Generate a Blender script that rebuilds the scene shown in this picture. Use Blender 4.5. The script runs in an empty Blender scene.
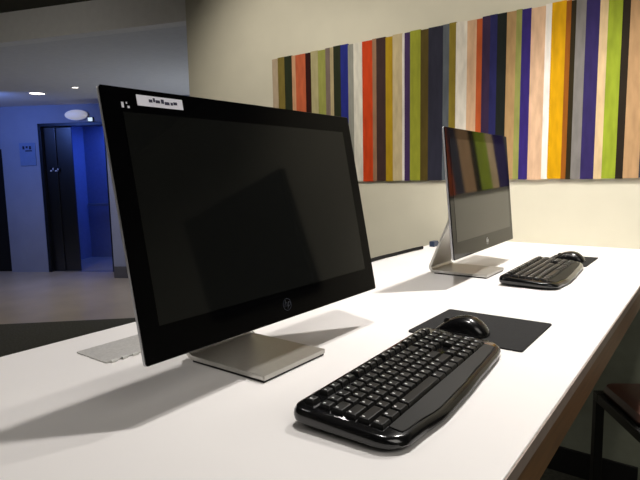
import bpy, bmesh, math, random
from mathutils import Vector, Matrix

random.seed(7)
scene = bpy.context.scene
COL = scene.collection
PI = math.pi
DZ = 1.0                      # height of the counter top above the floor
YW = 2.438                    # plane of the painted wall
XL, XR = -1.0244, -0.1616     # back and front edges of the counter


def lin(r, g, b):
    def f(c):
        c /= 255.0
        return c / 12.92 if c <= 0.04045 else ((c + 0.055) / 1.055) ** 2.4
    return (f(r), f(g), f(b), 1.0)


# ------------------------------------------------------------------ materials
def mat(name, col, rough=0.5, metal=0.0, spec=0.5, noise=0.0, nscale=20.0, bump=0.0, bscale=200.0, ior=1.5, coat=0.0,
        stretch=None, emit=None, estr=0.0, aniso=0.0):
    m = bpy.data.materials.new(name)
    m.use_nodes = True
    nt = m.node_tree
    b = nt.nodes['Principled BSDF']
    b.inputs['Base Color'].default_value = col
    b.inputs['Roughness'].default_value = rough
    b.inputs['Metallic'].default_value = metal
    b.inputs['Specular IOR Level'].default_value = spec
    b.inputs['IOR'].default_value = ior
    b.inputs['Coat Weight'].default_value = coat
    if emit:
        b.inputs['Emission Color'].default_value = emit
        b.inputs['Emission Strength'].default_value = estr
    if noise or bump:
        tc = nt.nodes.new('ShaderNodeTexCoord')
        mp = nt.nodes.new('ShaderNodeMapping')
        if stretch:
            mp.inputs['Scale'].default_value = stretch
        nt.links.new(tc.outputs['Object'], mp.inputs['Vector'])
    if noise:
        n = nt.nodes.new('ShaderNodeTexNoise')
        n.inputs['Scale'].default_value = nscale
        n.inputs['Detail'].default_value = 5
        nt.links.new(mp.outputs[0], n.inputs['Vector'])
        r = nt.nodes.new('ShaderNodeValToRGB')
        c = col
        r.color_ramp.elements[0].position = 0.3
        r.color_ramp.elements[1].position = 0.7
        r.color_ramp.elements[0].color = (c[0] * (1 - noise), c[1] * (1 - noise), c[2] * (1 - noise), 1)
        r.color_ramp.elements[1].color = (min(1, c[0] * (1 + noise)), min(1, c[1] * (1 + noise)), min(1, c[2] * (1 + noise)), 1)
        nt.links.new(n.outputs['Fac'], r.inputs['Fac'])
        nt.links.new(r.outputs['Color'], b.inputs['Base Color'])
    if bump:
        n2 = nt.nodes.new('ShaderNodeTexNoise')
        n2.inputs['Scale'].default_value = bscale
        nt.links.new(mp.outputs[0], n2.inputs['Vector'])
        bp = nt.nodes.new('ShaderNodeBump')
        bp.inputs['Strength'].default_value = bump
        bp.inputs['Distance'].default_value = 0.002
        nt.links.new(n2.outputs['Fac'], bp.inputs['Height'])
        nt.links.new(bp.outputs['Normal'], b.inputs['Normal'])
    return m


M = {}
M['wall'] = mat('beige_wall_paint', lin(201, 196, 177), 0.75, noise=0.03, nscale=6, bump=0.08, bscale=350)
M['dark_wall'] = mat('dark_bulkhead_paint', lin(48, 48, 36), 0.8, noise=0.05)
M['room_wall'] = mat('grey_room_paint', lin(120, 120, 112), 0.8, noise=0.04)
M['lobby_wall'] = mat('lobby_wall_paint', lin(150, 156, 178), 0.7, noise=0.05, nscale=3)
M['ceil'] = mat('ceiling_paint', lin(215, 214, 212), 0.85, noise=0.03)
M['bulk'] = mat('bulkhead_paint', lin(228, 226, 222), 0.85, noise=0.03)
M['room_ceil'] = mat('room_ceiling_paint', lin(150, 148, 140), 0.9, noise=0.03)
M['carpet'] = mat('dark_carpet', lin(78, 78, 70), 0.95, noise=0.25, nscale=60, bump=0.5, bscale=300, spec=0.1)
M['stone'] = mat('pale_stone_floor', lin(178, 167, 150), 0.28, noise=0.10, nscale=2.5)
M['base'] = mat('black_skirting', lin(22, 22, 22), 0.5, noise=0.1)
M['grey_base'] = mat('grey_skirting', lin(90, 90, 95), 0.5, noise=0.1)
M['laminate'] = mat('white_laminate', lin(230, 227, 225), 0.38, noise=0.015, nscale=4, bump=0.03, bscale=500)
M['shaded_edge'] = mat('shaded_laminate_edge', lin(150, 135, 125), 0.5, noise=0.1, nscale=40)
M['wood'] = mat('brown_wood', lin(116, 82, 46), 0.5, noise=0.25, nscale=14, stretch=(6, 0.6, 6))
M['panel'] = mat('dark_support_laminate', lin(140, 144, 128), 0.6, noise=0.08)
M['silver'] = mat('brushed_aluminium', lin(186, 184, 178), 0.38, metal=0.85, noise=0.04, nscale=80, stretch=(1, 14, 1))
M['silver_paint'] = mat('silver_shell_plastic', lin(190, 190, 194), 0.35, metal=0.6, noise=0.03)
M['glass_black'] = mat('black_bezel_glass', lin(5, 5, 6), 0.06, ior=1.26, noise=0.1)
M['lcd'] = mat('dark_lcd_glass', lin(20, 21, 20), 0.05, ior=1.5, noise=0.04, nscale=3)
M['rubber'] = mat('black_rubber', lin(14, 14, 14), 0.8, noise=0.1)
M['label'] = mat('white_sticker_paper', lin(226, 226, 236), 0.6, noise=0.02)
M['ink'] = mat('dark_print', lin(34, 34, 60), 0.6, noise=0.1)
M['mark'] = mat('pale_print', lin(210, 212, 220), 0.5, noise=0.05)
M['dim_mark'] = mat('dimmed_emblem_print', lin(38, 42, 52), 0.35, noise=0.05)
M['bright_mark'] = mat('silver_print', lin(205, 205, 200), 0.3, noise=0.05)
M['kb_body'] = mat('glossy_black_plastic', lin(12, 12, 13), 0.16, noise=0.1, coat=0.3)
M['kb_palm'] = mat('satin_black_plastic', lin(15, 16, 14), 0.5, spec=0.3, noise=0.1)
M['key'] = mat('black_key_plastic', lin(15, 15, 15), 0.42, spec=0.35, noise=0.1)
M['legend'] = mat('key_legend_print', lin(225, 226, 226), 0.4, noise=0.05)
M['pad'] = mat('black_mousepad_fabric', lin(38, 38, 38), 0.9, noise=0.12, nscale=120, bump=0.3, bscale=900, spec=0.2)
M['mouse'] = mat('black_mouse_shell', lin(11, 11, 12), 0.22, noise=0.1)
M['cable'] = mat('black_cable_sheath', lin(9, 9, 9), 0.7, spec=0.2, noise=0.1)
M['blue_plug'] = mat('blue_plug_plastic', lin(26, 42, 66), 0.4, noise=0.05)
M['grom'] = mat('brushed_steel_flap', lin(200, 198, 194), 0.42, metal=0.35, noise=0.10, nscale=220, stretch=(1, 1, 1))
M['brass_steel'] = mat('dark_brushed_steel', lin(96, 98, 104), 0.32, metal=1.0, noise=0.08, nscale=50, stretch=(12, 12, 0.6))
M['elev_frame'] = mat('dark_steel_frame', lin(50, 54, 64), 0.4, metal=0.8, noise=0.08)
M['cab'] = mat('pale_cab_lining', lin(140, 150, 180), 0.4, noise=0.05)
M['black_metal'] = mat('black_powder_coat', lin(13, 13, 13), 0.45, noise=0.1)
M['leather'] = mat('dark_brown_leather', lin(70, 38, 26), 0.42, noise=0.2, nscale=30, bump=0.2, bscale=250)
M['sign'] = mat('blue_sign_plate', lin(120, 140, 180), 0.4, noise=0.05)
M['doorway'] = mat('black_door_paint', lin(12, 12, 15), 0.6, noise=0.1)
M['white_trim'] = mat('white_lamp_trim', lin(220, 220, 220), 0.4, noise=0.03)
M['lamp'] = mat('lit_lamp_lens', lin(255, 245, 230), 0.4, noise=0.01, emit=(1, 0.93, 0.82, 1), estr=4.0)
M['lamp_dim'] = mat('lit_wall_lens', lin(220, 220, 220), 0.4, noise=0.01, emit=(0.95, 0.93, 1, 1), estr=0.26)
M['lamp_spark'] = mat('lit_indicator', lin(220, 230, 220), 0.4, noise=0.01, emit=(0.85, 1.0, 0.85, 1), estr=0.7)
M['tv'] = mat('dark_screen_glass', lin(8, 8, 8), 0.3, noise=0.1, ior=1.3)


# ------------------------------------------------------------------ mesh helpers
def bx(bm, x0, x1, y0, y1, z0, z1, mi=0, bev=0.0, mtx=None):
    r = bmesh.ops.create_cube(bm, size=1.0)
    vs = r['verts']
    bmesh.ops.scale(bm, vec=(x1 - x0, y1 - y0, z1 - z0), verts=vs)
    bmesh.ops.translate(bm, vec=((x0 + x1) / 2, (y0 + y1) / 2, (z0 + z1) / 2), verts=vs)
    fs = list({f for v in vs for f in v.link_faces})
    if bev:
        es = list({e for v in vs for e in v.link_edges})
        rb = bmesh.ops.bevel(bm, geom=es, offset=bev, segments=3, affect='EDGES', profile=0.5)
        fs = list({f for f in rb['faces']} | {f for f in fs if f.is_valid})
        vs = list({v for f in fs for v in f.verts})
    for f in fs:
        f.material_index = mi
    if mtx is not None:
        bmesh.ops.transform(bm, matrix=mtx, verts=vs)
    return vs


def prism(bm, pts, z0, z1, mi=0, mtx=None):
    lo = [bm.verts.new((x, y, z0)) for x, y in pts]
    hi = [bm.verts.new((x, y, z1)) for x, y in pts]
    n = len(pts)
    fs = [bm.faces.new(lo[::-1]), bm.faces.new(hi)]
    for i in range(n):
        fs.append(bm.faces.new((lo[i], lo[(i + 1) % n], hi[(i + 1) % n], hi[i])))
    for f in fs:
        f.material_index = mi
    if mtx is not None:
        bmesh.ops.transform(bm, matrix=mtx, verts=lo + hi)
    return lo + hi


def loft(bm, rings, mi=0, cap=True):
    """rings: lists of points, all the same length."""
    vr = [[bm.verts.new(p) for p in r] for r in rings]
    n = len(vr[0])
    for a, b in zip(vr, vr[1:]):
        for i in range(n):
            bm.faces.new((a[i], a[(i + 1) % n], b[(i + 1) % n], b[i])).material_index = mi
    if cap:
        bm.faces.new(vr[0][::-1]).material_index = mi
        bm.faces.new(vr[-1]).material_index = mi
    return [v for r in vr for v in r]


def rrect(x0, x1, y0, y1, r, n=6):
    pts = []
    for cx, cy, a0 in ((x1 - r, y1 - r, 0), (x0 + r, y1 - r, PI / 2), (x0 + r, y0 + r, PI), (x1 - r, y0 + r, 1.5 * PI)):
        for i in range(n + 1):
            a = a0 + PI / 2 * i / n
            pts.append((cx + r * math.cos(a), cy + r * math.sin(a)))
    return pts


def tube(bm, path, r, n=10, mi=0):
    path = [Vector(p) for p in path]
    rings = []
    for i, p in enumerate(path):
        t = (path[min(i + 1, len(path) - 1)] - path[max(i - 1, 0)]).normalized()
        up = Vector((0, 0, 1)) if abs(t.z) < 0.9 else Vector((1, 0, 0))
        s = t.cross(up).normalized()
        u = s.cross(t)
        rings.append([p + r * (math.cos(2 * PI * k / n) * s + math.sin(2 * PI * k / n) * u) for k in range(n)])
    return loft(bm, rings, mi)


def obj(name, bm, m, parent=None, mtx=None, smooth=False):
    bmesh.ops.recalc_face_normals(bm, faces=bm.faces)
    me = bpy.data.meshes.new(name)
    bm.to_mesh(me)
    bm.free()
    for k in (m if isinstance(m, (list, tuple)) else [m]):
        me.materials.append(k)
    if smooth:
        me.polygons.foreach_set('use_smooth', [True] * len(me.polygons))
        me.set_sharp_from_angle(angle=math.radians(35))
    o = bpy.data.objects.new(name, me)
    COL.objects.link(o)
    if parent is not None:
        o.parent = parent
    if mtx is not None:
        o.matrix_world = mtx
    return o


def new():
    return bmesh.new()


def thing(name, label, cat, mtx=None, group=None):
    o = bpy.data.objects.new(name, None)
    o.empty_display_size = 0.05
    COL.objects.link(o)
    if mtx is not None:
        o.matrix_world = mtx
    return tag(o, label, cat, group)


def tag(o, label, cat, group=None):
    o['label'] = label
    o['category'] = cat
    if group:
        o['group'] = group
    return o


def struct(name, bm, m, mtx=None, parent=None):
    o = obj(name, bm, m, parent, mtx)
    if parent is None:
        o['kind'] = 'structure'
    return o


def text_bm(s, size, depth=0.0004, shear=0.0):
    cu = bpy.data.curves.new('lettering', 'FONT')
    cu.body = s
    cu.size = size
    cu.extrude = depth
    cu.shear = shear
    cu.align_x = 'CENTER'
    cu.align_y = 'CENTER'
    o = bpy.data.objects.new('lettering', cu)
    COL.objects.link(o)
    dg = bpy.context.evaluated_depsgraph_get()
    me = bpy.data.meshes.new_from_object(o.evaluated_get(dg))
    bm = bmesh.new()
    bm.from_mesh(me)
    bpy.data.objects.remove(o)
    bpy.data.curves.remove(cu)
    bpy.data.meshes.remove(me)
    return bm


# ------------------------------------------------------------------ camera
f_px, yaw, pitch, roll, hcam = 527.7, 0.6490, 0.12048, -0.019135, 0.3143
cy, sy, cp, sp = math.cos(yaw), math.sin(yaw), math.cos(pitch), math.sin(pitch)
fw = Vector((-sy * cp, cy * cp, -sp))
r0 = Vector((cy, sy, 0))
u0 = r0.cross(fw)
rt = r0 * math.cos(roll) + u0 * math.sin(roll)
up = -r0 * math.sin(roll) + u0 * math.cos(roll)
cam = bpy.data.cameras.new('camera')
cam.sensor_width = 36
cam.lens = f_px / 640 * 36
cam.clip_start = 0.02
co = bpy.data.objects.new('camera', cam)
COL.objects.link(co)
co.matrix_world = Matrix(((rt.x, up.x, -fw.x, 0), (rt.y, up.y, -fw.y, 0), (rt.z, up.z, -fw.z, DZ + hcam), (0, 0, 0, 1)))
scene.camera = co

# ------------------------------------------------------------------ room shell
# frame of the elevator wall: s runs along it, n points out of it towards the counter
EA = Vector((-8.409, 3.262, 0))
ED = Vector((0.85605, 0.51689, 0))
EN = Vector((0.51689, -0.85605, 0))
EM = Matrix(((ED.x, EN.x, 0, EA.x), (ED.y, EN.y, 0, EA.y), (0, 0, 1, 0), (0, 0, 0, 1)))   # (s, n, z); left-handed swap is fine for boxes
EM = Matrix(((ED.x, -EN.x, 0, EA.x), (ED.y, -EN.y, 0, EA.y), (0, 0, 1, 0), (0, 0, 0, 1)))  # y = depth behind the wall


def poly_floor(name, pts, z0, z1, m):
    bm = new()
    prism(bm, pts, z0, z1)
    return struct(name, bm, m)


# boundary between carpet and lobby stone
B0, B1 = Vector((-6.6, 0.75)), Vector((-2.30, 4.87))
poly_floor('floor_carpet', [(-7.3, -2.6), (3.2, -2.6), (3.2, 6.0), (-1.12, 6.0), (-6.6, 0.75), (-7.3, 0.08)], -0.05, 0.0, M['carpet'])
poly_floor('floor_stone', [(-7.3, 0.08), (-6.6, 0.75), (-1.12, 6.0), (-1.12, 8.6), (-12.5, 8.6), (-12.5, 0.08)], -0.05, 0.0, M['stone'])

# painted wall (free end at the left, the lobby opens beyond it)
bm = new()
bx(bm, -2.951, 3.05, YW, YW + 0.15, 0, 2.59)
struct('wall_back', bm, M['wall'])
bm = new()
bx(bm, -2.951, 3.05, YW - 0.014, YW - 0.0005, 0, 0.105, bev=0.003)
struct('baseboard_back', bm, M['base'])
bm = new()
bx(bm, 3.05, 3.2, -2.6, YW + 0.15, 0, 2.59)
struct('wall_right', bm, M['room_wall'])
bm = new()
bx(bm, -7.0, 3.2, -2.75, -2.6, 0, 2.59)
struct('wall_front', bm, M['room_wall'])
# dark room ceiling, then a grey bulkhead running left from the wall's free end, and the lower lobby ceiling behind it
ZC = 2.59
pR = Vector((-2.951, YW))
db = Vector((math.cos(math.radians(200)), math.sin(math.radians(200))))
pL = pR + db * 5.0
nb = Vector((-db.y, db.x))          # behind the bulkhead
if nb.y < 0:
    nb = -nb
bm = new()
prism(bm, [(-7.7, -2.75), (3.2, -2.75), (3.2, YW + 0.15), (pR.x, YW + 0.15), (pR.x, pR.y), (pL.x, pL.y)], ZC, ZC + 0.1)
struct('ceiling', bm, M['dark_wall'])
bm = new()
q = [pR, pL, pL + nb * 0.10, pR + nb * 0.10]
prism(bm, [(p.x, p.y) for p in q], 2.374, ZC)
struct('wall_bulkhead', bm, M['bulk'])
bm = new()
q2 = [pR + nb * 0.10, pL + nb * 0.10]
prism(bm, [(q2[0].x, q2[0].y), (-2.80, YW + 0.16), (-2.80, 8.4), (-12.4, 8.4), (-12.4, q2[1].y), (q2[1].x, q2[1].y)], 2.374, 2.45)
struct('ceiling_lobby', bm, M['ceil'])

# elevator wall with a lift opening and a dark doorway
S0, S1, ST = 0.775, 1.80, 2.125
D0, D1, DT = -0.75, 0.195, 1.79
bm = new()
bx(bm, -3.6, D0, 0, 0.16, 0, 2.374, mtx=EM)
bx(bm, D0, D1, 0, 0.16, DT, 2.374, mtx=EM)
bx(bm, D1, S0, 0, 0.16, 0, 2.374, mtx=EM)
bx(bm, S0, S1, 0, 0.16, ST, 2.374, mtx=EM)
bx(bm, S1, 3.6, 0, 0.16, 0, 2.374, mtx=EM)
struct('wall_elevator', bm, M['lobby_wall'])
bm = new()
bx(bm, 2.005, 3.6, -0.447, -0.001, 0, 2.373, mtx=EM)
struct('wall_return', bm, M['lobby_wall'])
bm = new()
bx(bm, 2.005, 3.6, -0.462, -0.4475, 0, 0.16, bev=0.003, mtx=EM)
struct('baseboard_return', bm, M['grey_base'])
bm = new()
bx(bm, D0 + 0.004, D1 - 0.004, 0.05, 0.10, 0.004, DT - 0.004, mtx=EM)
dr = struct('door_1', bm, M['doorway'])
bm = new()
bx(bm, D0 + 0.06, D0 + 0.18, 0.02, 0.035, 0.95, 0.97, bev=0.004, mtx=EM)
bx(bm, D0 + 0.06, D0 + 0.075, 0.035, 0.05, 0.94, 0.98, mtx=EM)
obj('door_handle', bm, M['silver'], dr)

# ------------------------------------------------------------------ elevator
el = thing('elevator', 'open elevator with a dark steel leaf and a blue lit cab in the lobby wall', 'elevator', EM)


def epart(name, bm, m, parent=el, smooth=False):
    o = obj(name, bm, m, None, None, smooth)
    o.parent = parent
    return o


bm = new()
bx(bm, S0 + 0.002, S0 + 0.045, -0.012, 0.16, 0.0, ST - 0.002, bev=0.003)
bx(bm, S1 - 0.045, S1 - 0.002, -0.012, 0.16, 0.0, ST - 0.002, bev=0.003)
bx(bm, S0 + 0.002, S1 - 0.002, -0.012, 0.16, ST - 0.045, ST - 0.002, bev=0.003)
epart('door_frame', bm, M['elev_frame'])
for a, b, dd in ((S0 + 0.046, 0.985, 0.06), (0.972, 1.215, 0.085)):
    bm = new()
    bx(bm, a, b, dd, dd + 0.02, 0.005, ST - 0.046, bev=0.003)
    lf = epart('door_leaf', bm, M['brass_steel'])
    if a < 0.9:
        bm = new()
        for k, (w, hh) in enumerate(((0.03, 0.012), (0.018, 0.02), (0.04, 0.01), (0.02, 0.016))):
            x = a + 0.055 + 0.036 * k
            z = 1.46 + (0.012 if k % 2 else -0.008)
            bx(bm, x, x + w * 0.8, dd - 0.0022, dd - 0.001, z, z + hh * 1.6)
        bx(bm, a + 0.05, a + 0.195, dd - 0.0016, dd - 0.0002, 1.445, 1.51, mi=1)
        obj('door_notice', bm, [M['mark'], M['elev_frame']], lf)
bm = new()
bx(bm, S0 + 0.05, S1 - 0.05, 0.02, 0.12, -0.001, 0.004)
epart('sill', bm, M['silver'])
bm = new()                                             # cab: back, sides, top and floor
bx(bm, 0.62, 2.0, 1.45, 1.47, 0.0, 2.3)
bx(bm, 0.60, 0.62, 0.17, 1.47, 0.0, 2.3)
bx(bm, 2.0, 2.02, 0.17, 1.47, 0.0, 2.3)
bx(bm, 0.60, 2.02, 0.17, 1.47, 2.3, 2.32)
epart('cab', bm, M['cab'])
bm = new()
bx(bm, 0.60, 2.02, 0.165, 1.47, -0.02, -0.0005)
epart('cab_floor', bm, M['stone'])
bm = new()
bx(bm, 0.64, 1.98, 1.40, 1.425, 0.88, 0.93, bev=0.008)
epart('handrail', bm, M['silver'])

# round lamp over the lift and the small indicator beside it
wl = thing('wall_lamp', 'dim white dome lamp on the lobby wall above the elevator', 'lamp',
           EM @ Matrix.Translation((1.375, 0, 2.225)))
bm = new()
rings = []
for i in range(7):
    a = PI / 2 * i / 6.0
    rr = max(0.001, math.cos(a))
    rings.append([(0.165 * rr * math.cos(2 * PI * k / 28), -0.02 - 0.08 * math.sin(a), 0.068 * rr * math.sin(2 * PI * k / 28)) for k in range(28)])
loft(bm, rings)
obj('diffuser', bm, M['lamp_dim'], wl, smooth=True)
bm = new()
loft(bm, [[(0.172 * math.cos(2 * PI * k / 28), y, 0.075 * math.sin(2 * PI * k / 28)) for k in range(28)] for y in (-0.0005, -0.022)])
obj('mounting_plate', bm, M['white_trim'], wl)
ind = thing('floor_indicator', 'small lit indicator just above the elevator door', 'indicator', EM @ Matrix.Translation((1.575, 0, 2.142)))
bm = new()
bx(bm, -0.045, 0.045, -0.02, -0.0005, -0.016, 0.05, bev=0.003)
obj('housing', bm, M['elev_frame'], ind)
bm = new()
bx(bm, -0.032, 0.032, -0.023, -0.0202, -0.008, 0.042)
obj('lens', bm, M['lamp_spark'], ind)

# wall sign left of the lift
sg = thing('wall_sign', 'small pale blue sign with dark marks on the wall left of the elevator', 'sign', EM @ Matrix.Translation((0.60, 0, 1.70)))
bm = new()
bx(bm, -0.12, 0.12, -0.014, -0.0005, -0.16, 0.16, bev=0.003)
obj('plate', bm, M['sign'], sg)
bm = new()
for k in range(3):
    bx(bm, -0.07 + 0.05 * k, -0.04 + 0.05 * k, -0.0165, -0.0142, 0.07 + 0.015 * (k % 2), 0.115)
bx(bm, -0.03, 0.07, -0.0165, -0.0142, 0.04, 0.056)
obj('sign_marking', bm, M['ink'], sg)


# recessed lobby downlights
def downlight(x, y, z, r, label, lens, group):
    t = thing('ceiling_downlight', label, 'light', Matrix.Translation((x, y, z)), group)
    bm = new()
    n = 28
    outer = [(r * 1.3, -0.001), (r * 1.3, -0.006), (r, -0.008), (r, -0.001)]
    rings = [[(p[0] * math.cos(2 * PI * k / n), p[0] * math.sin(2 * PI * k / n), p[1]) for k in range(n)] for p in outer]
    loft(bm, rings, cap=False)
    obj('trim_ring', bm, M['white_trim'], t)
    bm = new()
    loft(bm, [[(r * 0.99 * math.cos(2 * PI * k / n), r * 0.99 * math.sin(2 * PI * k / n), zz) for k in range(n)] for zz in (-0.0015, -0.004)])
    obj('lens', bm, lens, t)
    return t


downlight(-6.646, 3.169, 2.374, 0.085, 'lit downlight in the lobby ceiling, further from the elevator, left one of the two', M['lamp'], None)
downlight(-5.931, 3.259, 2.374, 0.035, 'small lit downlight in the lobby ceiling, just left of the near monitor top', M['lamp'], None)

# ------------------------------------------------------------------ wall art
KA = 0.9948
ZB, ZT = DZ + 0.3143 - 0.0318 * KA, DZ + 0.3143 + 0.6987 * KA
bounds = [-2.186, -2.141, -2.089, -2.032, -2.004, -1.931, -1.891, -1.841, -1.788, -1.758, -1.735, -1.687, -1.639, -1.603, -1.548,
          -1.486, -1.462, -1.407, -1.366, -1.311, -1.298, -1.267, -1.21, -1.168, -1.093,
          -1.062, -1.028, -0.974, -0.929, -0.903, -0.867, -0.835, -0.793, -0.752, -0.728, -0.689, -0.63, -0.606, -0.55, -0.531, -0.512,
          -0.474, -0.424, -0.394, -0.344, -0.317, -0.262, -0.215, -0.18, -0.12, -0.075, -0.03, 0.02, 0.05]
cols = [(186, 166, 140), (128, 112, 52), (42, 48, 30), (206, 156, 118), (196, 98, 62), (48, 16, 12), (178, 168, 124), (152, 154, 78),
        (122, 106, 98), (176, 160, 120), (38, 44, 26), (34, 42, 128), (148, 148, 138), (224, 219, 204), (204, 66, 22), (156, 118, 90),
        (66, 46, 42), (178, 144, 24), (200, 182, 142), (226, 220, 212), (66, 46, 88), (150, 154, 48), (84, 70, 28), (44, 44, 58),
        (92, 98, 104), (138, 120, 42), (226, 218, 204), (212, 172, 136), (184, 86, 42), (54, 38, 66), (38, 38, 88), (26, 30, 26),
        (178, 144, 98), (148, 150, 82), (52, 38, 112), (222, 184, 150), (244, 236, 226), (214, 160, 6), (150, 86, 22), (44, 36, 16),
        (128, 124, 120), (50, 40, 92), (218, 190, 146), (150, 166, 46), (40, 32, 22), (188, 150, 108), (56, 60, 74), (204, 96, 50),
        (220, 210, 190), (70, 60, 120), (150, 150, 70), (60, 40, 34), (200, 170, 120)]
bm = new()
stripe_mats = []
for i, c in enumerate(cols):
    stripe_mats.append(mat('painted_stripe', lin(*[0.91 * k for k in c]), 0.7, spec=0.12, noise=0.14, nscale=9, stretch=(5, 1, 1.2)))
    dt = random.uniform(-0.004, 0.004)
    bx(bm, bounds[i] * KA, bounds[i + 1] * KA, YW - 0.011 - random.uniform(0, 0.002), YW - 0.0005, ZB + dt * 0.5, ZT + dt, mi=i)
art = obj('wall_art', bm, stripe_mats)
tag(art, 'long wall panel of vertical multicoloured painted stripes on the beige wall', 'artwork')

# dark wall screen further along the same wall (it shows as a dark block in the near monitor)
tv = thing('wall_screen', 'large dark switched off screen hung on the wall right of the striped panel', 'television',
           Matrix.Translation((1.28, YW, DZ + 0.535)))
bm = new()
bx(bm, -0.50, 0.50, -0.05, -0.0005, -0.37, 0.37, bev=0.006)
obj('housing', bm, M['rubber'], tv)
bm = new()
bx(bm, -0.485, 0.485, -0.0525, -0.0502, -0.355, 0.355)
obj('screen', bm, M['tv'], tv)

# ------------------------------------------------------------------ counter
ct = thing('counter', 'long white laminate counter with brown wood apron running to the wall', 'counter', Matrix.Translation((0, 0, 0)))
Y0, Y1 = -1.35, YW - 0.0008
bm = new()
bx(bm, XL, XR, Y0, Y1, DZ - 0.020, DZ, bev=0.0015)
obj('worktop', bm, M['laminate'], ct)
bm = new()
bx(bm, XR + 0.0002, XR + 0.0022, Y0, Y1, DZ - 0.0195, DZ - 0.0012)
obj('shaded_edge', bm, M['shaded_edge'], ct)  # laminate edge strip; its shade is put into the grey colour
bm = new()
bx(bm, XR - 0.03, XR - 0.002, Y0 + 0.03, Y1, DZ - 0.078, DZ - 0.0202, bev=0.001)
bx(bm, XL + 0.002, XL + 0.03, Y0 + 0.03, Y1, DZ - 0.078, DZ - 0.0202, bev=0.001)
obj('apron', bm, M['wood'], ct)
for ya, yb in ((Y0 + 0.05, Y0 + 0.09), (YW - 0.06, YW - 0.02)):
    bm = new()
    bx(bm, XL + 0.035, XR - 0.035, ya, yb, 0.0, DZ - 0.0202, bev=0.002)
    obj('support_panel', bm, M['panel'], ct)

bm = new()
bx(bm, XL + 0.04, XR - 0.04, YW - 0.072, YW - 0.0602, 0.0, 0.115, bev=0.002)
obj('plinth', bm, M['base'], ct)

# steel cable flap let into the counter behind the near monitor
gt = thing('cable_flap', 'flat brushed steel cable flap in the counter behind the near monitor', 'cable flap', Matrix.Translation((-0.878, 0.62, DZ)))
bm = new()
prism(bm, rrect(-0.05, 0.05, -0.145, 0.20, 0.003), 0.0002, 0.0022)
obj('flap', bm, M['grom'], gt)
bm = new()
for k in range(16):
    bx(bm, 0.0505, 0.056, -0.138 + 0.021 * k, -0.126 + 0.021 * k, 0.0002, 0.005, bev=0.001)
obj('brush_strip', bm, M['bright_mark'], gt)


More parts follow.
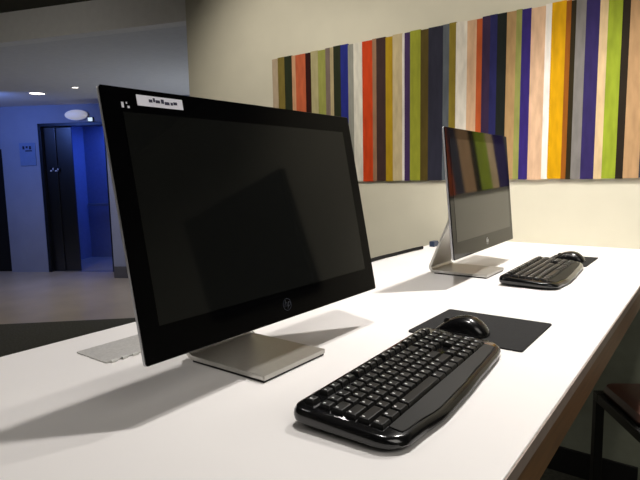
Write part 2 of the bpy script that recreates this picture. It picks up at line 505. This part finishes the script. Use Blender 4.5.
# ------------------------------------------------------------------ computers
def computer(xb, y1, zm, W, H, tilt, az, first, label):
    """all-in-one: local axes u along the width, v up the tilted face, w out of the screen"""
    N = Vector((math.cos(tilt) * math.cos(az), math.cos(tilt) * math.sin(az), math.sin(tilt)))
    U = Vector((-math.sin(az), math.cos(az), 0))
    V = N.cross(U)
    base = Vector((-0.64, y1 + W / 2, DZ))
    t = thing('all_in_one_computer', label, 'computer', Matrix.Translation(base))
    L = Matrix(((U.x, V.x, N.x, xb - base.x), (U.y, V.y, N.y, y1 - base.y), (U.z, V.z, N.z, zm), (0, 0, 0, 1)))

    def part(name, bm, m, parent=t, smooth=False):
        bmesh.ops.transform(bm, matrix=L, verts=bm.verts)
        return obj(name, bm, m, parent, smooth=smooth)
    # silver shell: thin rim, then a shallow bulge behind
    bm = new()

    def ring(ins, w, r):
        return [(x, y, w) for x, y in rrect(ins, W - ins, ins, H - ins, r)]
    loft(bm, [ring(0.0008, -0.003, 0.003), ring(0, -0.0042, 0.0035), ring(0, -0.0068, 0.0035), ring(0.006, -0.0105, 0.006),
              ring(0.05, -0.027, 0.03), ring(0.09, -0.036, 0.04)])
    shell = part('rear_shell', bm, M['silver_paint'], smooth=True)
    bm = new()
    loft(bm, [ring(0.0006, -0.0028, 0.003), ring(0.0002, -0.0008, 0.003), ring(0.001, 0.0, 0.003)])
    bez = part('bezel_glass', bm, M['glass_black'])
    bm = new()
    loft(bm, [[(x, y, w) for x, y in rrect(0.028, 0.532, 0.047, 0.333, 0.001, 2)] for w in (0.0001, 0.0006)])
    part('screen', bm, M['lcd'])
    # round maker's mark: ring and two slanted letters
    bm = text_bm('hp', 0.017, 0.0002, 0.35)
    bmesh.ops.translate(bm, vec=(0.28, 0.0255, 0.0004), verts=bm.verts)
    n = 36
    rr = 0.0105
    o_ = [(0.28 + rr * math.cos(2 * PI * k / n), 0.024 + rr * math.sin(2 * PI * k / n)) for k in range(n)]
    i_ = [(0.28 + rr * .9 * math.cos(2 * PI * k / n), 0.024 + rr * .9 * math.sin(2 * PI * k / n)) for k in range(n)]
    for k in range(n):
        k2 = (k + 1) % n
        bm.faces.new([bm.verts.new((p[0], p[1], 0.0006)) for p in (o_[k], o_[k2], i_[k2], i_[k])])
    part('emblem', bm, M['dim_mark'] if first else M['bright_mark'], bez)  # same emblem on both; the near one's dimmer light is put into its colour
    if first:
        bm = new()
        bx(bm, 0.052, 0.1285, 0.3435, 0.3585, 0.0001, 0.0006)
        st = part('sticker', bm, M['label'], bez)
        bm = new()
        x = 0.071
        for w, hgt, dz in ((0.007, 0.004, 0.0), (0.004, 0.0055, .001), (0.009, 0.004, 0.0), (0.006, 0.006, .0), (0.010, 0.0042, -.0012),
                           (0.005, 0.004, -.001), (0.008, 0.004, 0)):
            if x < 0.12:
                bx(bm, x, x + w * 0.8, 0.3495 + dz, 0.3495 + dz + hgt, 0.0006, 0.0009)
            x += w
        part('sticker_print', bm, M['ink'], st)
        bm = new()
        bx(bm, 0.0275, 0.031, 0.3385, 0.346, 0.0001, 0.0005)
        bx(bm, 0.036, 0.0395, 0.3385, 0.3415, 0.0001, 0.0005)
        bx(bm, 0.0345, 0.0365, 0.344, 0.3465, 0.0001, 0.0005)
        part('indicator_marks', bm, M['mark'], bez)
    # stand: one bent aluminium sheet, foot forward, leg leaning up to the shell
    z_top = 0.272
    xa = -0.728 - base.x
    xf = -0.541 - base.x
    s_ = z_top - zm
    back = Vector((xb, 0, zm)) + Vector((-math.sin(tilt), 0, math.cos(tilt))) * s_ - Vector((math.cos(tilt), 0, math.sin(tilt))) * 0.036
    xt = back.x - base.x
    th = 0.0075
    ang = math.atan2(back.z - 0.012, xt - xa)
    R = 0.016
    prof = [(xf, 0.0115), (xf, 0.004)]
    outer, inner = [], []
    a_end = PI - 0
    # bend centre so that the outer skin touches z=0.004 and follows the leg direction
    cxx, czz = xa + R, 0.004 + R
    for i in range(9):
        a = -PI / 2 - (PI - ang) * i / 8
        outer.append((cxx + R * math.cos(a), czz + R * math.sin(a)))
        inner.append((cxx + (R - th) * math.cos(a), czz + (R - th) * math.sin(a)))
    dl = Vector((math.cos(ang), math.sin(ang)))
    k = (back.z - outer[-1][1]) / dl.y
    o_end = (outer[-1][0] + dl.x * k, back.z)
    i_end = (inner[-1][0] + dl.x * k, inner[-1][1] + dl.y * k)
    shape = [(xf, 0.004)] + outer + [o_end, i_end] + inner[::-1] + [(xf, 0.0115)]
    hw = 0.079
    bm = new()
    yc = -0.020
    rings = [[(px, yc + yy, pz) for px, pz in shape] for yy in (-hw, hw)]
    loft(bm, rings)
    bmesh.ops.bevel(bm, geom=[e for e in bm.edges if abs(e.verts[0].co.y - e.verts[1].co.y) < 1e-6], offset=0.0012, segments=2, affect='EDGES')
    stn = obj('stand', bm, M['silver'], t, smooth=True)
    bm = new()
    bx(bm, xa + 0.018, xf - 0.002, yc - hw + 0.002, yc + hw - 0.002, 0.0002, 0.0041)
    obj('rubber_pad', bm, M['rubber'], stn)
    # hinge block joining the leg to the shell
    bm = new()
    bx(bm, 0.28 - 0.05, 0.28 + 0.05, s_ - 0.05, s_ + 0.012, -0.045, -0.0355, bev=0.003)
    part('hinge', bm, M['silver_paint'], shell)
    return t


computer(-0.5716, 0.3820, 0.0760, 0.562, 0.3665, 0.18397, -0.0036, True,
         'near black all-in-one computer on silver stand with a white sticker at its top corner')
computer(-0.5663, 1.3499, 0.0784, 0.56, 0.3632, 0.08833, 0.0273, False,
         'far black all-in-one computer whose screen mirrors the striped panel')


# ------------------------------------------------------------------ keyboards
def keyboard(ox, oy, rz, label):
    t = thing('keyboard', label, 'keyboard', Matrix.Translation((ox, oy, DZ)) @ Matrix.Rotation(rz, 4, 'Z'), 'keyboards on the counter')
    Lk = 0.418
    # local axes: x from the back edge to the typist, y along the length
    front = [(0.0, 0.150), (0.05, 0.158), (0.12, 0.165), (0.20, 0.164), (0.29, 0.160), (0.36, 0.157), (Lk, 0.150)]

    def fx(y):
        for (ya, xa), (yb, xb) in zip(front, front[1:]):
            if y <= yb:
                u = (y - ya) / (yb - ya)
                u = u * u * (3 - 2 * u)
                return xa + (xb - xa) * u
        return front[-1][1]

    def zt(x):
        return 0.0285 - 0.062 * x - (0.9 * max(0, x - 0.128) ** 2 * 5)

    def outline(ins):
        r, rn = 0.026, 0.036
        pts = []
        for i in range(9):                                   # back near corner
            a = PI + PI / 2 * i / 8
            pts.append((r * 0.7 + r * 0.7 * math.cos(a), r * 0.7 + r * 0.7 * math.sin(a)))
        for i in range(9):                                   # front near corner
            a = 1.5 * PI + PI / 2 * i / 8
            pts.append((fx(rn) - rn + rn * math.cos(a), rn + rn * math.sin(a)))
        for i in range(2, 24):
            y = r + (Lk - 2 * r) * i / 24
            pts.append((fx(y), y))
        for i in range(9):
            a = PI / 2 * i / 8
            pts.append((fx(Lk - r) - r + r * math.cos(a), Lk - r + r * math.sin(a)))
        for i in range(9):
            a = PI / 2 + PI / 2 * i / 8
            pts.append((r * 0.7 + r * 0.7 * math.cos(a), Lk - r * 0.7 + r * 0.7 * math.sin(a)))
        cx, cyy = 0.08, Lk / 2
        out = []
        for x, y in pts:
            sx = 1 - ins / 0.08
            syy = 1 - ins / (Lk / 2)
            out.append((cx + (x - cx) * sx, cyy + (y - cyy) * syy))
        return out
    bm = new()
    rings = []
    for ins, k in ((0.010, None), (0.006, 0.0045), (0.001, 0.35), (0.0, 0.55), (0.0008, 0.75), (0.003, 0.92), (0.007, 1.0)):
        r_ = []
        for x, y in outline(ins):
            top = zt(x)
            z = 0.003 if k is None else (k if k < 0.01 else top * k)
            r_.append((x, y, z))
        rings.append(r_)
    loft(bm, rings)
    body = obj('body', bm, M['kb_body'], t, smooth=True)
    # satin palm strip along the front
    bm = new()
    ys = [0.03 + (Lk - 0.06) * i / 30 for i in range(31)]
    rings = []
    for y in ys:
        rings.append([(0.1275, y, zt(0.1275) + 0.0002), (0.1275, y, zt(0.1275) + 0.0012), (fx(y) - 0.011, y, zt(fx(y) - 0.011) + 0.0012), (fx(y) - 0.0105, y, zt(fx(y) - 0.0105) + 0.0002)])
    loft(bm, rings)
    obj('palm_rest', bm, M['kb_palm'], t, smooth=True)
    # keys
    p = 0.0187
    bm = new()
    lg = bm

    def key(y0, x0, w, d=0.0160):
        zc = zt(x0 + d / 2)
        sl = -0.062
        y0 = y0 + 0.0012
        w = w - 0.0024
        ring = lambda e, up_: [(x, y, zc + up_ + sl * (x - x0 - d / 2)) for x, y in ((x0 + e, y0 + e), (x0 + d - e, y0 + e), (x0 + d - e, y0 + w - e), (x0 + e, y0 + w - e))]
        loft(bm, [ring(-0.0003, -0.001), ring(0.0, 0.002), ring(0.0016, 0.0056), ring(0.0026, 0.0060)])
        # printed legend on the cap
        lx, ly = x0 + 0.0038, y0 + 0.0042
        g = [(lx, ly), (lx + 0.0034, ly), (lx + 0.0034, ly + 0.0022), (lx, ly + 0.0022)]
        lg.faces.new([lg.verts.new((x, y, zc + 0.00615 + sl * (x - x0 - d / 2))) for x, y in g]).material_index = 1
    y_m = 0.017
    x_m = 0.0145
    rows = [
        [(0, 1)] + [(1.75 + i, 1) for i in range(4)] + [(6.1 + i, 1) for i in range(4)] + [(10.45 + i, 1) for i in range(4)],
        [(i, 1) for i in range(13)] + [(13, 1.5)],
        [(0, 1.5)] + [(1.5 + i, 1) for i in range(12)] + [(13.5, 1)],
        [(0, 1.75)] + [(1.75 + i, 1) for i in range(11)] + [(12.75, 1.75)],
        [(0, 2.25)] + [(2.25 + i, 1) for i in range(10)] + [(12.25, 2.25)],
        [(0, 1.25), (1.25, 1.25), (2.5, 1.25), (3.75, 5.5), (9.25, 1.25), (10.5, 1.25), (11.75, 1.25), (13, 1.5)],
    ]
    for ri, row in enumerate(rows):
        x0 = x_m + ri * p + (0.0 if ri == 0 else 0.002)
        for u, w in row:
            key(y_m + u * p, x0, w * p, 0.012 if ri == 0 else 0.0160)
        for c in range(2):                                    # navigation columns
            if ri != 3:
                key(y_m + (14.75 + c) * p, x0, p, 0.012 if ri == 0 else 0.0160)
        for c in range(3):                                    # number pad
            key(y_m + (16.95 + c) * p, x0, p * (1.0), 0.012 if ri == 0 else 0.0160)
    obj('keys', bm, [M['key'], M['legend']], t)
    for yy in (0.05, Lk - 0.09):
        for xx in (0.012, 0.125):
            bm = new()
            bx(bm, xx, xx + 0.010, yy, yy + 0.04, 0.0002, 0.0046)
            obj('foot', bm, M['rubber'], t)
    return t


keyboard(-0.4205, 0.480, 0.042, 'black keyboard in front of the near computer, its palm edge towards the viewer')
keyboard(-0.484, 1.455, 0.02, 'black keyboard in front of the far computer, close to the wall')


# ------------------------------------------------------------------ mouse pads and mice
def mousepad(x0, x1, y0, y1, rz, label):
    bm = new()
    w, l = (x1 - x0) / 2, (y1 - y0) / 2
    loft(bm, [[(x, y, z) for x, y in rrect(-w, w, -l, l, 0.006)] for z in (0.0002, 0.0030)])
    o = obj('mouse_pad', bm, M['pad'], None, Matrix.Translation(((x0 + x1) / 2, (y0 + y1) / 2, DZ)) @ Matrix.Rotation(rz, 4, 'Z'))
    return tag(o, label, 'mouse pad')


mousepad(-0.485, -0.261, 0.924, 1.132, 0.0, 'black square mouse pad at the far end of the near keyboard')
mousepad(-0.482, -0.338, 1.890, 2.110, 0.0, 'black mouse pad behind the far keyboard, nearest the wall')


def mouse(x, y, rz, label):
    t = thing('computer_mouse', label, 'mouse', Matrix.Translation((x, y, DZ + 0.0031)) @ Matrix.Rotation(rz, 4, 'Z'))
    Lm, Wm, Hm = 0.108, 0.062, 0.034
    bm = new()
    rings = []
    nu, nv = 18, 24
    for j in range(nu + 1):
        a = PI / 2 * j / nu
        ring = []
        for i in range(nv):
            b = 2 * PI * i / nv
            e = 0.8
            cx = math.copysign(abs(math.cos(b)) ** e, math.cos(b))
            sx = math.copysign(abs(math.sin(b)) ** e, math.sin(b))
            s = max(0.02, math.cos(a) ** 0.65)
            px = cx * s * Lm / 2
            wid = Wm / 2 * (1 - 0.10 * math.cos(PI * px / Lm * 2) + 0.06 * (px / Lm))
            py = sx * s * wid
            hh = Hm * (1 - 0.55 * (px / Lm - 0.12) ** 2 * 4)
            ring.append((px, py, 0.0006 + math.sin(a) * hh))
        rings.append(ring)
    loft(bm, rings)
    shell = obj('shell', bm, M['mouse'], t, smooth=True)
    bm = new()
    n = 20
    rr = 0.008
    loft(bm, [[(-0.028 + rr * math.cos(2 * PI * k / n), yy, 0.0182 + rr * math.sin(2 * PI * k / n)) for k in range(n)] for yy in (-0.0035, 0.0035)])
    obj('scroll_wheel', bm, M['rubber'], t)
    bm = new()
    path = []
    for i in range(14):
        px = -0.049 + 0.041 * i / 13
        s = abs(px) * 2 / Lm
        sa = math.sin(math.acos(min(1, s ** (1 / 0.65))))
        path.append((px, 0.0, 0.0004 + sa * Hm * (1 - 0.55 * (px / Lm - 0.12) ** 2 * 4)))
    tube(bm, path, 0.0007, 6)
    obj('button_seam', bm, M['rubber'], shell)
    return t


mouse(-0.391, 0.972, 0.06, 'black mouse on the pad beside the near keyboard')
mouse(-0.411, 1.980, 0.02, 'black mouse on the pad by the wall, behind the far keyboard')

# ------------------------------------------------------------------ cables at the back edge
bm = new()
path = []
for i in range(25):
    u = i / 24
    y = 1.30 + 0.72 * u
    path.append((-0.996 + 0.005 * math.sin(7 * u + 0.5), y, DZ + 0.0066 + 0.0012 * math.sin(9 * u) ** 2))
tube(bm, path, 0.0064, 12)
cb = obj('power_cable', bm, M['cable'], smooth=True)
tag(cb, 'black power cable lying along the back edge of the counter', 'cable')
nc = thing('network_cable', 'dark cable with a blue plug at the back edge near the far computer', 'cable', Matrix.Translation((-0.985, 2.12, DZ)))
bm = new()
bx(bm, -0.012, 0.012, -0.022, 0.022, 0.0005, 0.024, bev=0.003)
obj('plug', bm, M['blue_plug'], nc)
bm = new()
tube(bm, [(0.0, 0.02, 0.010), (0.0, 0.06, 0.010), (0.01, 0.10, 0.0075), (0.03, 0.15, 0.0055), (0.08, 0.19, 0.0045), (0.16, 0.205, 0.0045)], 0.004, 10)
obj('cord', bm, M['cable'], nc, smooth=True)

# ------------------------------------------------------------------ bar stool
SR = math.radians(33)
st = thing('bar_stool', 'bar stool with brown seat and black metal frame tucked under the counter front', 'stool',
           Matrix.Translation((-0.262, 1.645, 0)) @ Matrix.Rotation(SR, 4, 'Z'))
SW, SD, SH = 0.40, 0.345, 0.70       # x along the far edge, -y towards the viewer
bm = new()
loft(bm, [[(x, y, z) for x, y in rrect(ins, SW - ins, -SD + ins, -ins, 0.03)] for ins, z in ((0.016, SH - 0.018), (0.012, SH - 0.006), (0.018, SH + 0.010), (0.04, SH + 0.016))])
obj('seat', bm, M['leather'], st, smooth=True)
bm = new()
for a in ((0, SW, -0.028, 0.0), (0, SW, -SD, -SD + 0.028), (0, 0.028, -SD + 0.0285, -0.0285), (SW - 0.028, SW, -SD + 0.0285, -0.0285)):
    bx(bm, a[0], a[1], a[2], a[3], SH - 0.045, SH - 0.0185, bev=0.002)
obj('seat_frame', bm, M['black_metal'], st)
for lx in (0.0, SW - 0.024):
    for ly in (-0.024, -SD):
        bm = new()
        bx(bm, lx, lx + 0.024, ly, ly + 0.024, 0.0, SH - 0.0455, bev=0.002)
        obj('leg', bm, M['black_metal'], st)
bm = new()
for ly in (-0.020, -SD + 0.004):
    bx(bm, 0.0245, SW - 0.0245, ly, ly + 0.016, 0.28, 0.296, bev=0.002)
for lx in (0.004, SW - 0.020):
    bx(bm, lx, lx + 0.016, -SD + 0.0245, -0.0245, 0.22, 0.236, bev=0.002)
obj('footrest', bm, M['black_metal'], st)
bm = new()
for lx in (0.20, SW - 0.026):
    bx(bm, lx, lx + 0.022, -0.0, 0.022, SH - 0.04, SH + 0.27, bev=0.002)
bx(bm, 0.19, SW, 0.002, 0.02, SH + 0.12, SH + 0.27, bev=0.004)
obj('backrest', bm, M['black_metal'], st)


# ------------------------------------------------------------------ lights
def light(kind, name, loc, power, col=(1, 1, 1), radius=0.03, aim=None, cone=None, blend=0.6, size=None):
    l = bpy.data.lights.new(name, kind)
    l.energy = power
    l.color = col
    if kind in ('POINT', 'SPOT'):
        l.shadow_soft_size = radius
    if kind == 'SPOT':
        l.spot_size = math.radians(cone or 120)
        l.spot_blend = blend
    if kind == 'AREA':
        l.shape = 'RECTANGLE'
        l.size, l.size_y = size
    o = bpy.data.objects.new(name, l)
    COL.objects.link(o)
    o.location = loc
    if aim is not None:
        d = Vector(aim) - Vector(loc)
        o.rotation_euler = d.to_track_quat('-Z', 'Y').to_euler()
    return o


WARM = (1.0, 0.955, 0.91)
ZL = 2.56
# downlights over the counter
light('SPOT', 'counter_spot_near', (-0.47, 0.81, ZL), 56, WARM, 0.03, (-0.42, 0.80, 1.0), 120, 0.8)
light('SPOT', 'counter_spot_far', (-0.30, 1.74, ZL), 140, WARM, 0.03, (-0.42, 1.75, 1.0), 100, 0.8)
for wx, wp in ((-2.1, 58), (-1.0, 44), (0.1, 34)):
    light('SPOT', 'wall_wash', (wx, 1.25, ZL), wp, (1.0, 0.93, 0.82), 0.05, (wx, 2.44, 1.7), 92, 0.9)
# unseen soft fill lamps added behind and beside the counter
light('AREA', 'room_fill', (1.6, -0.2, 2.57), 40, (1.0, 0.95, 0.88), aim=(1.6, -0.6, 0), size=(2.0, 2.0))
light('AREA', 'room_fill', (-2.6, -0.6, 2.57), 26, (1.0, 0.95, 0.88), aim=(-2.6, -0.6, 0), size=(1.6, 1.6))
light('SPOT', 'bulkhead_fill', (-3.2, 0.5, 2.2), 9, (1.0, 0.96, 0.90), 0.2, (-4.3, 1.9, 2.5), 100, 1.0)  # added lamp without a fixture, brightens the bulkhead face
# lobby
light('AREA', 'lobby_ceiling_fill', (-4.3, 4.6, 0.8), 15, (0.80, 0.88, 1.0), aim=(-6.2, 2.6, 2.4), size=(1.2, 1.2))  # added lamp hidden behind the wall end, lifts the lobby ceiling
light('SPOT', 'lobby_spot', (-5.931, 3.259, 2.36), 20, (1.0, 0.86, 0.70), 0.05, (-5.9, 3.2, 0), 130, 0.8)
light('SPOT', 'lobby_spot', (-6.646, 3.169, 2.36), 17, (1.0, 0.90, 0.80), 0.05, (-6.6, 3.1, 0), 130, 0.8)
light('SPOT', 'lobby_spot', (-5.2, 2.2, 2.36), 17, (1.0, 0.86, 0.70), 0.05, (-5.2, 2.2, 0), 130, 0.8)
light('SPOT', 'lobby_spot', (-4.6, 3.6, 2.36), 17, (1.0, 0.86, 0.70), 0.05, (-4.6, 3.6, 0), 130, 0.8)
e = EM @ Vector((0.75, -1.3, 2.30))
light('AREA', 'lobby_blue_panel', e, 17, (0.16, 0.30, 1.0), aim=EM @ Vector((0.6, 0.3, 1.0)), size=(0.5, 0.5))
e = EM @ Vector((1.50, 1.22, 2.25))
light('AREA', 'cab_blue_panel', e, 13, (0.07, 0.18, 1.0), aim=EM @ Vector((1.50, 1.36, 1.0)), size=(0.35, 0.2))

w = bpy.data.worlds.new('world')
scene.world = w
w.use_nodes = True
w.node_tree.nodes['Background'].inputs['Color'].default_value = (0.55, 0.6, 0.7, 1)
w.node_tree.nodes['Background'].inputs['Strength'].default_value = 0.02

vs = scene.view_settings
vs.view_transform = 'Standard'
vs.look = 'None'
vs.exposure = 0.0
vs.gamma = 1.0
vs.use_curve_mapping = False
